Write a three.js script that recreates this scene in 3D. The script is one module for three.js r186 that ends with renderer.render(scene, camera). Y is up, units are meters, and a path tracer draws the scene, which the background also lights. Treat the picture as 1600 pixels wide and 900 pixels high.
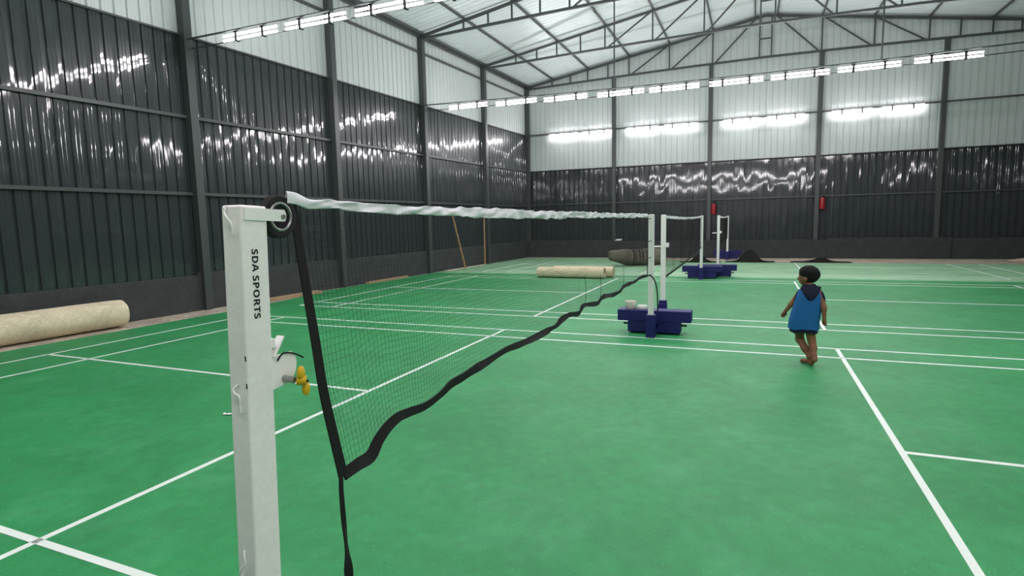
import * as THREE from 'three';
import { RoundedBoxGeometry } from 'three/addons/geometries/RoundedBoxGeometry.js';
import { TextGeometry } from 'three/addons/geometries/TextGeometry.js';
import { FontLoader } from 'three/addons/loaders/FontLoader.js';
import { RectAreaLightUniformsLib } from 'three/addons/lights/RectAreaLightUniformsLib.js';
import { mergeGeometries, toCreasedNormals } from 'three/addons/utils/BufferGeometryUtils.js';

// ---------------------------------------------------------------- camera, sky, exposure
const scene = new THREE.Scene();
scene.background = new THREE.Color(0x000000);          // night outside a closed hall
const renderer = new THREE.WebGLRenderer();
renderer.toneMapping = THREE.LinearToneMapping;
renderer.toneMappingExposure = 2.6;
renderer.shadowMap.enabled = true;
RectAreaLightUniformsLib.init();
const camera = new THREE.PerspectiveCamera(53.47, 16 / 9, 0.05, 100);
{
  const yaw = -0.399596, pitch = -0.1148565, roll = -0.0213951;
  const F = new THREE.Vector3(Math.sin(yaw) * Math.cos(pitch), Math.sin(pitch), -Math.cos(yaw) * Math.cos(pitch));
  const R = new THREE.Vector3(Math.cos(yaw), 0, Math.sin(yaw));
  const U = new THREE.Vector3().crossVectors(R, F);
  const R2 = R.clone().multiplyScalar(Math.cos(roll)).addScaledVector(U, Math.sin(roll));
  const U2 = U.clone().multiplyScalar(Math.cos(roll)).addScaledVector(R, -Math.sin(roll));
  camera.position.set(1.1172, 1.4658, 4.0554);
  camera.quaternion.setFromRotationMatrix(new THREE.Matrix4().makeBasis(R2, U2, F.clone().negate()));
}
scene.add(camera);
const LAMP = 25, TUBE_GLOW = 9;                        // radiance of the lamps and the look of the bare tubes
const LAMP_COLOR = new THREE.Color(1.0, 0.95, 0.985);

// ---------------------------------------------------------------- helpers
let seed = 7;
const rnd = () => { seed = (seed * 1664525 + 1013904223) >>> 0; return seed / 4294967296; };
const hash3 = (x, y, z) => { let h = (x * 374761393 + y * 668265263 + z * 2147483647) | 0; h = Math.imul(h ^ (h >>> 13), 1274126177); return ((h ^ (h >>> 16)) >>> 0) / 4294967296; };
const sm = t => t * t * (3 - 2 * t);
function noise(x, y, z = 0) {
  const xi = Math.floor(x), yi = Math.floor(y), zi = Math.floor(z), u = sm(x - xi), v = sm(y - yi), w = sm(z - zi);
  const l = (a, b, t) => a + (b - a) * t, h = (i, j, k) => hash3(xi + i, yi + j, zi + k);
  return l(l(l(h(0, 0, 0), h(1, 0, 0), u), l(h(0, 1, 0), h(1, 1, 0), u), v), l(l(h(0, 0, 1), h(1, 0, 1), u), l(h(0, 1, 1), h(1, 1, 1), u), v), w) * 2 - 1;
}
const V = (x, y, z) => new THREE.Vector3(x, y, z);
const used = new Map();
function numbered(name) { const n = used.get(name) ?? 0; used.set(name, n + 1); return n ? `${name}_${String(n).padStart(3, '0')}` : name; }
function mesh(name, geo, mat, parent) {
  if (Array.isArray(geo)) geo = geo.length > 1 ? mergeGeometries(geo.map(g => { g = g.index ? g.toNonIndexed() : g; for (const k of Object.keys(g.attributes)) if (!['position', 'normal', 'uv'].includes(k)) g.deleteAttribute(k); return g; })) : geo[0];
  const m = new THREE.Mesh(geo, mat); m.castShadow = m.receiveShadow = true;
  m.name = parent && parent !== scene ? name : numbered(name);
  (parent ?? scene).add(m); return m;
}
function thing(name, label, category, pos = [0, 0, 0], turn = 0, group) {
  const o = new THREE.Group(); o.name = numbered(name); o.position.set(...pos); o.rotation.y = turn;
  o.userData = { label, category }; if (group) o.userData.group = group; scene.add(o); return o;
}
function structure(name, label, category, pos = [0, 0, 0], turn = 0) { const o = thing(name, label, category, pos, turn); o.userData.kind = 'structure'; return o; }
function box(x0, x1, y0, y1, z0, z1, r = 0) {
  const w = Math.abs(x1 - x0), h = Math.abs(y1 - y0), d = Math.abs(z1 - z0);
  const g = r ? new RoundedBoxGeometry(w, h, d, 2, r) : new THREE.BoxGeometry(w, h, d);
  g.translate((x0 + x1) / 2, (y0 + y1) / 2, (z0 + z1) / 2);
  const p = g.attributes.position, n = g.attributes.normal, uv = g.attributes.uv;      // uv in metres
  for (let i = 0; i < p.count; i++) {
    const ax = Math.abs(n.getX(i)), ay = Math.abs(n.getY(i)), az = Math.abs(n.getZ(i));
    if (ay >= ax && ay >= az) uv.setXY(i, p.getX(i), p.getZ(i)); else if (ax >= az) uv.setXY(i, p.getZ(i), p.getY(i)); else uv.setXY(i, p.getX(i), p.getY(i));
  }
  return g;
}
function bar(p, q, w, h = w) {                          // a square section steel bar from p to q
  const d = q.clone().sub(p), L = d.length(), g = new THREE.BoxGeometry(w, h, L);
  const m = new THREE.Matrix4().lookAt(q, p, Math.abs(d.y) > 0.98 * L ? V(1, 0, 0) : V(0, 1, 0));
  g.applyMatrix4(m); const c = p.clone().add(q).multiplyScalar(0.5); g.translate(c.x, c.y, c.z); return g;
}
function rod(p, q, r, seg = 10, r2 = r) {
  const d = q.clone().sub(p), L = d.length(), g = new THREE.CylinderGeometry(r2, r, L, seg, 1);
  g.applyQuaternion(new THREE.Quaternion().setFromUnitVectors(V(0, 1, 0), d.normalize())); const c = p.clone().add(q).multiplyScalar(0.5); g.translate(c.x, c.y, c.z); return g;
}
function tube(pts, r, seg = 40, rad = 8) { return new THREE.TubeGeometry(new THREE.CatmullRomCurve3(pts.map(p => V(...p))), seg, r, rad, false); }
function gridGeo(nu, nv, f, closeU = false) {           // f(u 0..1, v 0..1) -> [x, y, z]
  const pos = [], uv = [], idx = [];
  for (let j = 0; j <= nv; j++) for (let i = 0; i <= nu; i++) { const q = f(i / nu, j / nv); pos.push(...q); uv.push(i / nu, j / nv); }
  for (let j = 0; j < nv; j++) for (let i = 0; i < nu; i++) { const a = j * (nu + 1) + i, b = a + 1, c = a + nu + 1, d = c + 1; idx.push(a, b, d, a, d, c); }
  const g = new THREE.BufferGeometry(); g.setAttribute('position', new THREE.Float32BufferAttribute(pos, 3)); g.setAttribute('uv', new THREE.Float32BufferAttribute(uv, 2)); g.setIndex(idx); g.computeVertexNormals();
  if (closeU) { const n = g.attributes.normal; for (let j = 0; j <= nv; j++) { const a = j * (nu + 1), b = a + nu; const s = V(n.getX(a) + n.getX(b), n.getY(a) + n.getY(b), n.getZ(a) + n.getZ(b)).normalize(); n.setXYZ(a, s.x, s.y, s.z); n.setXYZ(b, s.x, s.y, s.z); } }
  return g;
}
// ---------------------------------------------------------------- textures (grain only)
function dataTex(n, f, srgb = true) {
  const d = new Uint8Array(n * n * 4);
  for (let j = 0; j < n; j++) for (let i = 0; i < n; i++) { const c = f(i / n, j / n, i, j); const k = (j * n + i) * 4; for (let q = 0; q < 3; q++) d[k + q] = Math.max(0, Math.min(255, Math.round(c[q]))); d[k + 3] = 255; }
  const t = new THREE.DataTexture(d, n, n); t.wrapS = t.wrapT = THREE.RepeatWrapping; t.magFilter = THREE.LinearFilter; t.minFilter = THREE.LinearMipmapLinearFilter; t.generateMipmaps = true;
  if (srgb) t.colorSpace = THREE.SRGBColorSpace; t.needsUpdate = true; return t;
}
function pnoise(u, v, f, s = 0) {                       // tiling noise of f cells per tile
  const x = u * f, y = v * f, xi = Math.floor(x), yi = Math.floor(y), a = sm(x - xi), b = sm(y - yi);
  const h = (i, j) => hash3(((xi + i) % f + f) % f, ((yi + j) % f + f) % f, s + f * 13);
  return ((h(0, 0) * (1 - a) + h(1, 0) * a) * (1 - b) + (h(0, 1) * (1 - a) + h(1, 1) * a) * b) * 2 - 1;
}
function grain(n, base, amp, dots, tile, dusty = 0, cover = 0.1) {
  const t = dataTex(n, (u, v, i, j) => {
    const k = amp * (0.45 * pnoise(u, v, 5) + 0.35 * pnoise(u, v, 17) + 0.5 * pnoise(u, v, 61) + 0.5 * (hash3(i, j, 5) - 0.5));
    const s = hash3(i >> 1, j >> 1, 91), d = s > 1 - dots ? -1 : s < dots * 0.9 ? 1 : 0;
    const du = dusty * Math.max(0, 0.5 * pnoise(u, v, 9, 3) + 0.5 * pnoise(u, v, 33, 4) + 0.25 * (hash3(i, j, 8) - 0.5) + cover);
    return base.map(c => c * (1 + k + d * 0.16) + (205 - c) * du);
  });
  t.repeat.set(1 / tile, 1 / tile); return t;
}
const std = (color, roughness = 0.6, metalness = 0, extra = {}) => new THREE.MeshStandardMaterial({ color, roughness, metalness, ...extra });
const M = {
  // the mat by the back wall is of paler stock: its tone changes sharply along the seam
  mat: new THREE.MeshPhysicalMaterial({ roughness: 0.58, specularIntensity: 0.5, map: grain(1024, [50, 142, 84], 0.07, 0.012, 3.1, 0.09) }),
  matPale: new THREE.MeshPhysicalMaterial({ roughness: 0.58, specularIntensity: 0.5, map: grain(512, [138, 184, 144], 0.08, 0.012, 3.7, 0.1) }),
  line: std(0xe9f0e8, 0.5, 0),
  concrete: std(0xffffff, 0.9, 0, { map: grain(512, [172, 158, 140], 0.2, 0.03, 1.7, 0.3) }),
  darkSheet: new THREE.MeshPhysicalMaterial({ color: 0x363b3e, roughness: 0.3, metalness: 0.0, specularIntensity: 0.35, clearcoat: 1, clearcoatRoughness: 0.055, side: THREE.DoubleSide }),
  whiteSheet: std(0xc6cccb, 0.42, 0.1, { side: THREE.DoubleSide }),
  roofSheet: std(0xd6dde0, 0.38, 0.1, { side: THREE.DoubleSide }),
  kerb: std(0xffffff, 0.75, 0, { map: grain(512, [54, 57, 58], 0.14, 0.01, 1.3, 0.02) }),
  steel: std(0x484c4d, 0.42, 0.2),
  steelThin: std(0x505253, 0.5, 0.2),
  post: std(0xffffff, 0.34, 0, { map: grain(512, [242, 238, 234], 0.025, 0, 0.5, 0) }),
  postPlain: std(0xf0eeea, 0.4, 0),
  blue: std(0x0d1060, 0.6, 0),
  black: std(0x0c0c0c, 0.8, 0),
  tapeBlack: std(0x0b0a09, 0.85, 0),
  cord: std(0x10130f, 0.9, 0),
  netCord: std(0x1a1713, 0.9, 0),
  whiteCloth: std(0xe8e6ea, 0.85, 0, { side: THREE.DoubleSide }),
  zinc: std(0x9a9a98, 0.38, 0.8),
  yellow: std(0xd9ad12, 0.5, 0),
  ink: std(0x0d0d0e, 0.6, 0),
  felt: std(0xffffff, 0.95, 0, { map: grain(512, [222, 208, 178], 0.09, 0.02, 0.9, 0.1) }),
  bundle: std(0xffffff, 0.9, 0, { map: grain(256, [98, 92, 82], 0.2, 0.03, 0.8, 0) }),
  rope: std(0x2f2c28, 0.9, 0),
  wood: std(0xffffff, 0.75, 0, { map: grain(256, [150, 122, 86], 0.2, 0.02, 0.4, 0) }),
  plank: std(0xffffff, 0.85, 0, { map: grain(256, [166, 138, 108], 0.18, 0.02, 0.6, 0.1) }),
  plankPale: std(0xffffff, 0.85, 0, { map: grain(256, [206, 202, 180], 0.12, 0.02, 0.6, 0.1) }),
  red: std(0x9c1a22, 0.35, 0),
  rubber: std(0x14110f, 0.75, 0, { side: THREE.DoubleSide }),
  sand: std(0xffffff, 0.95, 0, { map: grain(256, [214, 188, 166], 0.2, 0.05, 0.5, 0.2) }),
  skin: std(0x8a5a40, 0.6, 0), hair: std(0x060505, 0.95, 0), tunic: std(0x0c5f9e, 0.8, 0), navy: std(0x0c1230, 0.85, 0),
  eyeWhite: std(0xe8e4de, 0.3, 0), eyeDark: std(0x120c09, 0.2, 0), lip: std(0x7a4238, 0.6, 0),
  tubeGlow: new THREE.MeshStandardMaterial({ color: 0xffffff, roughness: 0.4, emissive: LAMP_COLOR, emissiveIntensity: TUBE_GLOW }),
};

// ---------------------------------------------------------------- hall geometry
const ZB = -18.4, RIDGE_X = 1.35, RIDGE_Y = 8.42, SLOPE = 0.167, XR = 10.25, ZF = 15.6;
const roofY = x => RIDGE_Y - SLOPE * Math.abs(x - RIDGE_X);
const wallX = z => -7.47 - 0.63 / 16.4 * (z - ZB);      // the left wall runs a little askew to the courts
const COLS = [-18.28, -14.5, -10.7, -6.95, -3.33, 0.42, 4.17, 7.9, 11.65, 15.4];

// profile of the ribbed steel sheet: narrow grooves 0.2 m apart, two flutes on each pan
function sheet(u0, u1, y0, yTop, depth = 0.024, wob = 0.0016, nv = 10, off = 0) {
  const prof = [], P = 0.2, k0 = Math.floor(u0 / P) - 1, k1 = Math.ceil(u1 / P) + 1;
  for (let k = k0; k <= k1; k++) { const b = k * P; prof.push([b, 0], [b + 0.010, -depth], [b + 0.034, -depth], [b + 0.044, 0], [b + 0.088, 0], [b + 0.094, 0.0028], [b + 0.100, 0], [b + 0.143, 0], [b + 0.149, 0.0028], [b + 0.155, 0]); }
  const pts = [];
  for (let i = 0; i + 1 < prof.length; i++) { let [a, da] = prof[i], [b, db] = prof[i + 1]; if (b <= u0 || a >= u1) continue; const L = (u, t) => da + (db - da) * t; const ta = Math.max(0, (u0 - a) / (b - a)), tb = Math.min(1, (u1 - a) / (b - a)); pts.push([a + (b - a) * ta, L(0, ta), a + (b - a) * tb, L(0, tb)]); }
  const pos = [], uv = [], idx = [], w = (u, y) => wob * (noise(Math.floor(u / P) * 3.7 + off, y * 1.25, off) + 0.5 * noise(u * 6.1, y * 2.6, off + 5) + 0.7 * noise(u * 0.9, y * 0.8, off + 9));
  for (const [a, da, b, db] of pts) for (let j = 0; j <= nv; j++) {
    const ya = y0 + (yTop(a) - y0) * j / nv, yb = y0 + (yTop(b) - y0) * j / nv;
    pos.push(a, ya, da + w(a, ya), b, yb, db + w(b, yb)); uv.push(a, ya, b, yb);
    if (j < nv) { const k = pos.length / 3 - 2; idx.push(k, k + 1, k + 3, k, k + 3, k + 2); }
  }
  const g = new THREE.BufferGeometry(); g.setAttribute('position', new THREE.Float32BufferAttribute(pos, 3)); g.setAttribute('uv', new THREE.Float32BufferAttribute(uv, 2)); g.setIndex(idx); g.computeVertexNormals(); return g;
}

// ---- floor
{
  const f = mesh('floor', box(-9.8, XR + 0.3, -0.3, -0.006, ZB - 0.4, ZF + 0.3), M.concrete);
  f.userData = { kind: 'structure', label: 'bare dusty concrete floor showing beyond the green mats', category: 'floor' };
}
// ---- left wall, in its own frame: x runs from the near end to the far corner, z points into the hall
const TL = Math.acos(0.63 / 16.412), SL = z => (ZF - z) / 0.99926;
{
  const w = structure('wall_left', 'long wall of charcoal ribbed steel sheets with white sheets above', 'wall', [wallX(ZF), 0, ZF], TL);
  const end = SL(ZB);
  mesh('backing', box(-0.2, end + 0.3, -0.006, 6.75, -0.3, -0.19), M.steel, w);
  const H = (z, a, b) => a + (b - a) * (8.3 - z) / 26.7;            // heights drift a little along the wall
  const bays = [ZF, ...COLS.slice().reverse().slice(0, -1), ZB];
  for (let i = 0; i + 1 < bays.length; i++) {
    const a = Math.max(0, SL(bays[i])), b = SL(bays[i + 1]); if (b - a < 0.5) continue;
    const zz = s => ZF - s * 0.99926, bw = s => H(zz(s), 4.7, 4.95);
    const d = mesh('dark_sheet', sheet(a, b, 0.6, bw, 0.024, 0.005, 30, i), M.darkSheet, w); d.position.z = -0.1;
    const g = sheet(a, b, 0, s => 1, 0.024, 0, 1, i), p = g.attributes.position;
    for (let k = 0; k < p.count; k++) { const s = p.getX(k), y0 = bw(s) + 0.002; p.setY(k, p.getY(k) ? roofY(wallX(zz(s))) - 0.02 : y0); }
    g.computeVertexNormals(); const u = mesh('white_sheet', g, M.whiteSheet, w); u.position.z = -0.1;
    for (const [h0, h1, t, m] of [[2.08, 2.09, 0.055, M.steel], [3.36, 3.5, 0.055, M.steel], [4.7, 4.95, 0.03, M.steel], [6.1, 6.46, 0.055, M.steelThin]])
      mesh('girt', bar(V(a, H(bays[i], h0, h1), -0.07), V(b, H(bays[i + 1], h0, h1), -0.07), 0.06, t), m, w);
  }
  for (const z of COLS) if (z < ZF - 0.3) { const s = SL(z); mesh('column', box(s - 0.075, s + 0.075, -0.006, roofY(wallX(z)) - 0.16, -0.09, 0.07, 0.008), M.steel, w); }
  mesh('eave_beam', bar(V(0, roofY(wallX(ZF)) - 0.12, -0.04), V(end, roofY(wallX(ZB)) - 0.12, -0.04), 0.07, 0.08), M.steel, w);
  let s0 = 0; for (const z of [11.65, 4.17, -0.2, -3.2, -6.8, -10.5, -14.4, ZB]) { const s1 = SL(z), o = (rnd() - 0.5) * 0.012; mesh('kerb', box(s0, s1, -0.006, 0.63 + 0.02 * rnd() + (z < -6 ? 0.02 : 0), -0.2, o - 0.01, 0.006), M.kerb, w); s0 = s1; }
}
// ---- back wall
{
  const X0 = -7.47, w = structure('wall_back', 'gable wall of charcoal ribbed sheets below and white ribbed sheets above', 'wall', [0, 0, ZB]);
  mesh('backing', (() => { const s = new THREE.Shape([[X0 - 0.3, -0.006], [XR + 0.2, -0.006], [XR + 0.2, roofY(XR) - 0.05], [RIDGE_X, RIDGE_Y - 0.05], [X0 - 0.3, roofY(X0) - 0.1]].map(p => new THREE.Vector2(...p))); const g = new THREE.ExtrudeGeometry(s, { depth: 0.12, bevelEnabled: false }); g.translate(0, 0, -0.3); return g; })(), M.steel, w);
  const xs = [X0 - 0.05, -3.93, -0.41, 3.1, 6.55, XR + 0.05];
  for (let i = 0; i + 1 < xs.length; i++) {
    mesh('dark_sheet', sheet(xs[i], xs[i + 1], 0.6, () => 3.5, 0.024, 0.0042, 22, 20 + i), M.darkSheet, w).rotation.x = -0.022;
    mesh('white_sheet', sheet(xs[i], xs[i + 1], 3.502, x => roofY(x) - 0.02, 0.024, 0.0016, 6, 30 + i), M.whiteSheet, w);
    for (const [h, t] of [[2.13, 0.05], [3.5, 0.03], [4.95, 0.05]]) mesh('girt', bar(V(xs[i], h, 0.03), V(xs[i + 1], h, 0.03), 0.05, t), h > 4 ? M.steelThin : M.steel, w);
    if (i) mesh('column', box(xs[i] - 0.07, xs[i] + 0.07, -0.006, 6.88, 0.0, 0.13, 0.008), M.steel, w);
  }
  let x0 = X0; for (const [x1, h, o] of [[-3.9, 0.67, 0.2], [3.45, 0.64, 0.2], [6.95, 0.69, 0.23], [XR, 0.66, 0.17]]) { mesh('kerb', box(x0, x1, -0.006, h, -0.08, o, 0.006), M.kerb, w); x0 = x1; }
}
// ---- right and near walls, outside the frame, close the hall
{
  const w = structure('wall_right', 'side wall of charcoal and white ribbed sheets', 'wall', [XR, 0, ZB], -Math.PI / 2);
  const L = ZF - ZB;
  mesh('backing', box(-0.2, L + 0.2, -0.006, 6.9, -0.3, -0.19), M.steel, w);
  mesh('dark_sheet', sheet(0, L, 0.6, () => 4.85, 0.024, 0.0016, 6, 41), M.darkSheet, w).position.z = -0.1;
  mesh('white_sheet', sheet(0, L, 4.852, () => roofY(XR) - 0.02, 0.024, 0.001, 2, 42), M.whiteSheet, w).position.z = -0.1;
  mesh('kerb', box(0, L, -0.006, 0.65, -0.2, 0, 0.006), M.kerb, w);
  for (const z of COLS) mesh('column', box(z - ZB - 0.075, z - ZB + 0.075, -0.006, roofY(XR) - 0.16, -0.09, 0.07), M.steel, w);
  const n = structure('wall_front', 'near gable wall of charcoal and white ribbed sheets', 'wall', [0, 0, ZF], Math.PI);
  mesh('backing', (() => { const s = new THREE.Shape([[-XR - 0.2, -0.006], [9.2, -0.006], [9.2, roofY(-9.2) - 0.05], [-RIDGE_X, RIDGE_Y - 0.05], [-XR - 0.2, roofY(XR) - 0.05]].map(p => new THREE.Vector2(...p))); const g = new THREE.ExtrudeGeometry(s, { depth: 0.12, bevelEnabled: false }); g.translate(0, 0, -0.2); return g; })(), M.steel, n);
  mesh('dark_sheet', sheet(-XR, 8.85, 0.6, () => 3.5, 0.024, 0.0016, 4, 51), M.darkSheet, n);
  mesh('white_sheet', sheet(-XR, 8.85, 3.502, x => roofY(-x) - 0.02, 0.024, 0.001, 2, 52), M.whiteSheet, n);
  mesh('kerb', box(-XR, 8.85, -0.006, 0.65, -0.08, 0.1, 0.006), M.kerb, n);
}
// ---- roof
const PURLINS = [-7.6, -6.4, -4.95, -3.35, -1.87, -0.37, 1.0, 1.7, 3.07, 4.57, 6.05, 7.65, 9.1];
{
  const c = structure('ceiling', 'low pitched roof of white ribbed steel sheets on dark purlins', 'ceiling');
  const zs = [ZF + 0.3, 11.65, 7.9, 4.17, 0.42, -3.33, -6.95, -10.7, -14.5, ZB - 0.3];
  const ang = Math.atan(SLOPE), co = Math.cos(ang);
  for (let i = 0; i + 1 < zs.length; i++) for (const side of [-1, 1]) {
    const len = side < 0 ? (RIDGE_X + 9.4) / co : (XR + 0.4 - RIDGE_X) / co;
    const g = sheet(zs[i + 1], zs[i], 0, () => len, 0.024, 0.002, 12, 60 + i * 2 + side);
    const p = g.attributes.position;                    // sheet u -> z, v -> down the slope, depth -> up
    for (let k = 0; k < p.count; k++) { const u = p.getX(k), v = p.getY(k), d = p.getZ(k); p.setXYZ(k, RIDGE_X + side * v * co, RIDGE_Y - v * Math.sin(ang) - d, u); }
    if (side < 0) { const ix = g.index; for (let k = 0; k < ix.count; k += 3) { const t = ix.getX(k); ix.setX(k, ix.getX(k + 1)); ix.setX(k + 1, t); } }
    g.computeVertexNormals(); mesh('roof_sheet', g, M.roofSheet, c);
  }
  const top = side => { const s = side < 0 ? -9.4 : XR + 0.4; return bar(V(RIDGE_X, RIDGE_Y + 0.1, 0), V(s, roofY(s) + 0.1, 0), ZF - ZB + 0.6, 0.06); };
  for (const s of [-1, 1]) { const g = top(s); g.translate(0, 0, (ZF + ZB) / 2); mesh('roof_deck', g, M.steelThin, c); }
  for (const x of PURLINS) mesh('purlin', bar(V(x < -7 ? wallX(ZB) + 0.05 : x, roofY(x < -7 ? wallX(ZB) : x) - 0.05, ZB), V(x < -7 ? wallX(ZF) + 0.05 : x, roofY(x < -7 ? wallX(ZF) : x) - 0.05, ZF), 0.045, 0.06), M.steelThin, c);
}
// ---- roof trusses, one on each pair of columns
{
  const names = { '-18.28': 'dark steel roof truss against the white back gable wall', '-14.5': 'dark steel roof truss next in front of the gable wall truss', '-10.7': 'dark steel roof truss above the hanging rail of tube lights by the far courts', '-6.95': 'dark steel roof truss over the middle court', '-3.33': 'dark steel roof truss above the rail of tube lights over the near net', '0.42': 'dark steel roof truss over the near court net', '4.17': 'dark steel roof truss over the near court sideline', '7.9': 'dark steel roof truss behind the near post', '11.65': 'dark steel roof truss above the rail behind the near court', '15.4': 'dark steel roof truss against the near gable wall' };
  for (const z of COLS) {
    const t = thing('roof_truss', names[String(z)], 'truss', [0, 0, z], 0, 'roof trusses');
    const xl = wallX(z) + 0.02, xr = XR - 0.02, yt = x => roofY(x) - 0.115, e = x => yt(x) - 0.07;
    const yb = x => { const k = x < RIDGE_X ? (x - xl) / (RIDGE_X - xl) : (xr - x) / (xr - RIDGE_X); const y0 = e(x < RIDGE_X ? xl : xr), r = 6.94 - y0; return y0 + r * Math.min(1, 1.6 * k - 0.64 * k * k); };
    for (const [a, b] of [[xl, RIDGE_X], [RIDGE_X, xr]]) mesh('top_chord', bar(V(a, yt(a), 0), V(b, yt(b), 0), 0.07, 0.07), M.steel, t);
    const bc = []; let px = xl; for (let k = 1; k <= 10; k++) { const x = xl + (xr - xl) * k / 10; bc.push(bar(V(px, yb(px), 0), V(x, yb(x), 0), 0.065, 0.065)); px = x; } mesh('bottom_chord', bc, M.steel, t);
    const vs = [-6.4, -5.65, -4.95, -4.15, -3.35, -1.87, -0.37]; const mir = x => 2 * RIDGE_X - x;
    for (const x of [...vs, ...vs.map(mir)]) if (x > xl + 0.3 && x < xr - 0.3) mesh('web_post', bar(V(x, yb(x), 0), V(x, yt(x), 0), 0.042), M.steel, t);
    for (const x of [RIDGE_X - 0.19, RIDGE_X + 0.19]) mesh('king_post', bar(V(x, yb(x), 0), V(x, yt(x), 0), 0.042), M.steel, t);
    mesh('king_tie', bar(V(RIDGE_X - 0.19, 7.55, 0), V(RIDGE_X + 0.19, 7.55, 0), 0.04), M.steel, t);
    for (const [a, b] of [[-3.28, -1.9], [-1.8, -0.4], [-0.3, 1.02]]) for (const f of [x => x, mir]) mesh('diagonal', bar(V(f(a), yb(f(a)), 0), V(f(b), yt(f(b)), 0), 0.042), M.steel, t);
  }
}
// ---------------------------------------------------------------- tube lights
const tubeGeo = new THREE.CylinderGeometry(0.019, 0.019, 1.16, 12).rotateZ(Math.PI / 2);
function tubeLight(x, y, z, label, group, both = true) {
  const t = thing('tube_light', label, 'light', [x, y, z], 0, group);
  for (const dy of [0.036, -0.036]) { const m = mesh('tube', tubeGeo, M.tubeGlow, t); m.position.set(0, dy, 0.03); m.castShadow = false; }
  for (const dx of [-0.29, 0.29]) mesh('bracket', [box(dx - 0.025, dx + 0.025, -0.075, 0.085, -0.03, 0.055, 0.006), box(dx - 0.045, dx + 0.045, 0.06, 0.085, -0.03, 0.055)], M.steel, t);
  for (const [dir, y, z] of both ? [[V(0, -1, 0), -0.085, 0.02], [V(0, 0.5, 0.866), 0.03, 0.085], [V(0, 0.5, -0.866), 0.03, -0.08]] : [[V(0, -0.5, 0.866), -0.03, 0.085], [V(0, 0.5, 0.866), 0.03, 0.085]]) {
    const l = new THREE.RectAreaLight(LAMP_COLOR, LAMP, 1.14, 0.08);
    l.position.set(0, y, z); l.quaternion.setFromUnitVectors(V(0, 0, -1), dir); t.add(l);
  }
  return t;
}
function rail(z, xa, xb, y, sag, hang, label, truss) {
  const r = thing('light_rail', label, 'rail'); const yy = x => y - sag * Math.sin(Math.PI * (x - xa) / (xb - xa));
  for (const [o, t, n, dz] of [[0.112, 0.032, 'upper_pipe', 0], [-0.04, 0.022, 'lower_pipe', -0.045]]) { const g = []; for (let k = 0; k < 8; k++) { const a = xa + (xb - xa) * k / 8, b = xa + (xb - xa) * (k + 1) / 8; g.push(rod(V(a, yy(a) + o, z + dz), V(b, yy(b) + o, z + dz), t / 2, 8)); } mesh(n, g, M.steel, r); }
  for (const x of hang) mesh('hanger', bar(V(x, yy(x) + 0.12, z), V(x, 6.94, z), 0.03), M.steel, r);
  return yy;
}
{
  const xs = [-6.32, -4.87, -3.48, -2.04, -0.74, 0.66, 1.99, 3.32, 4.72];
  const ORD = ['first', 'second', 'third', 'fourth', 'fifth', 'sixth', 'seventh', 'eighth', 'ninth'];
  const rows = [[-10.7, 'the rail hung by the far courts', 'lights on the rail by the far courts'], [-3.33, 'the rail over the near ballast base', 'lights on the rail over the near base'], [4.17, 'the rail above the lettered post', 'lights on the rail above the near post']];
  for (const [z, label, group] of rows) {
    const yy = rail(z, wallX(z) + 0.07, XR - 0.07, z < -5 ? 4.76 : 4.62, z < -5 ? 0.15 : 0.01, [-2.2, 3.55, 7.4], z < -5 ? 'thin dark pipe rail with lights along it at the far courts' : z < 0 ? 'thin dark pipe rail carrying lights between near and middle courts' : 'thin dark pipe rail carrying lights above the near post');
    xs.forEach((x, i) => tubeLight(z < -5 ? x : -6.54 + 1.35 * i, yy(x) - 0.01, z, `${ORD[i]} light from the charcoal left wall on ${label}`, group));
  }
  [-5.95, -4.6, -2.84, -1.44, 0.63, 2.05, 4.03, 5.45].forEach((x, i) => tubeLight(x, 4.86, ZB + 0.11, `${ORD[i]} tube light from the charcoal left wall along the white back wall`, 'lights along the back wall', false));
  [-1.6, 0.2, 2.0, 3.6, 5.2, 6.8].forEach((z, i) => { const t = tubeLight(XR - 0.11, 4.86, z, `${ORD[i]} tube light along the white upper part of the side wall`, 'lights along the side wall', false); t.rotation.y = -Math.PI / 2; });
}
// ---------------------------------------------------------------- courts
function court(name, label, zc, xc, ext, mat, lineMat, clip) {
  const t = thing(name, label, 'mat', [0, 0, 0]);
  mesh('mat_sheet', (() => { const s = new THREE.Shape(ext.map(([x, z]) => new THREE.Vector2(x, -z))); const g = new THREE.ExtrudeGeometry(s, { depth: 0.005, bevelEnabled: false }); g.rotateX(-Math.PI / 2); g.translate(0, -0.006, 0); return g; })(), mat, t);
  const L = (x0, x1, z0, z1) => { z0 = Math.max(z0, clip); z1 = Math.max(z1, clip); if (z1 - z0 > 0.01) mesh('court_line', box(xc + x0, xc + x1, -0.001, 0.0012, z0, z1), lineMat, t); };
  for (const v of [3.01, 2.55, -2.59, -3.05]) L(-6.7, 6.7, zc - v - 0.04, zc - v);
  for (const x of [-6.7, -5.94, 5.9, 6.66]) L(x, x + 0.04, zc - 3.05, zc + 3.05);
  for (const x of [-2.02, 1.98]) L(x, x + 0.04, zc - 3.05, zc + 3.05);
  L(-6.7, -2.02, zc - 0.02, zc + 0.02); L(2.02, 6.7, zc - 0.02, zc + 0.02);
  return t;
}
court('court_mat', 'bright green vinyl court mat with white lines under the near net', 0, 0, [[-7.5, 7.6], [9.3, 7.6], [9.3, -3.6], [-7.42, -3.6]], M.mat, M.line, -99);
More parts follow.
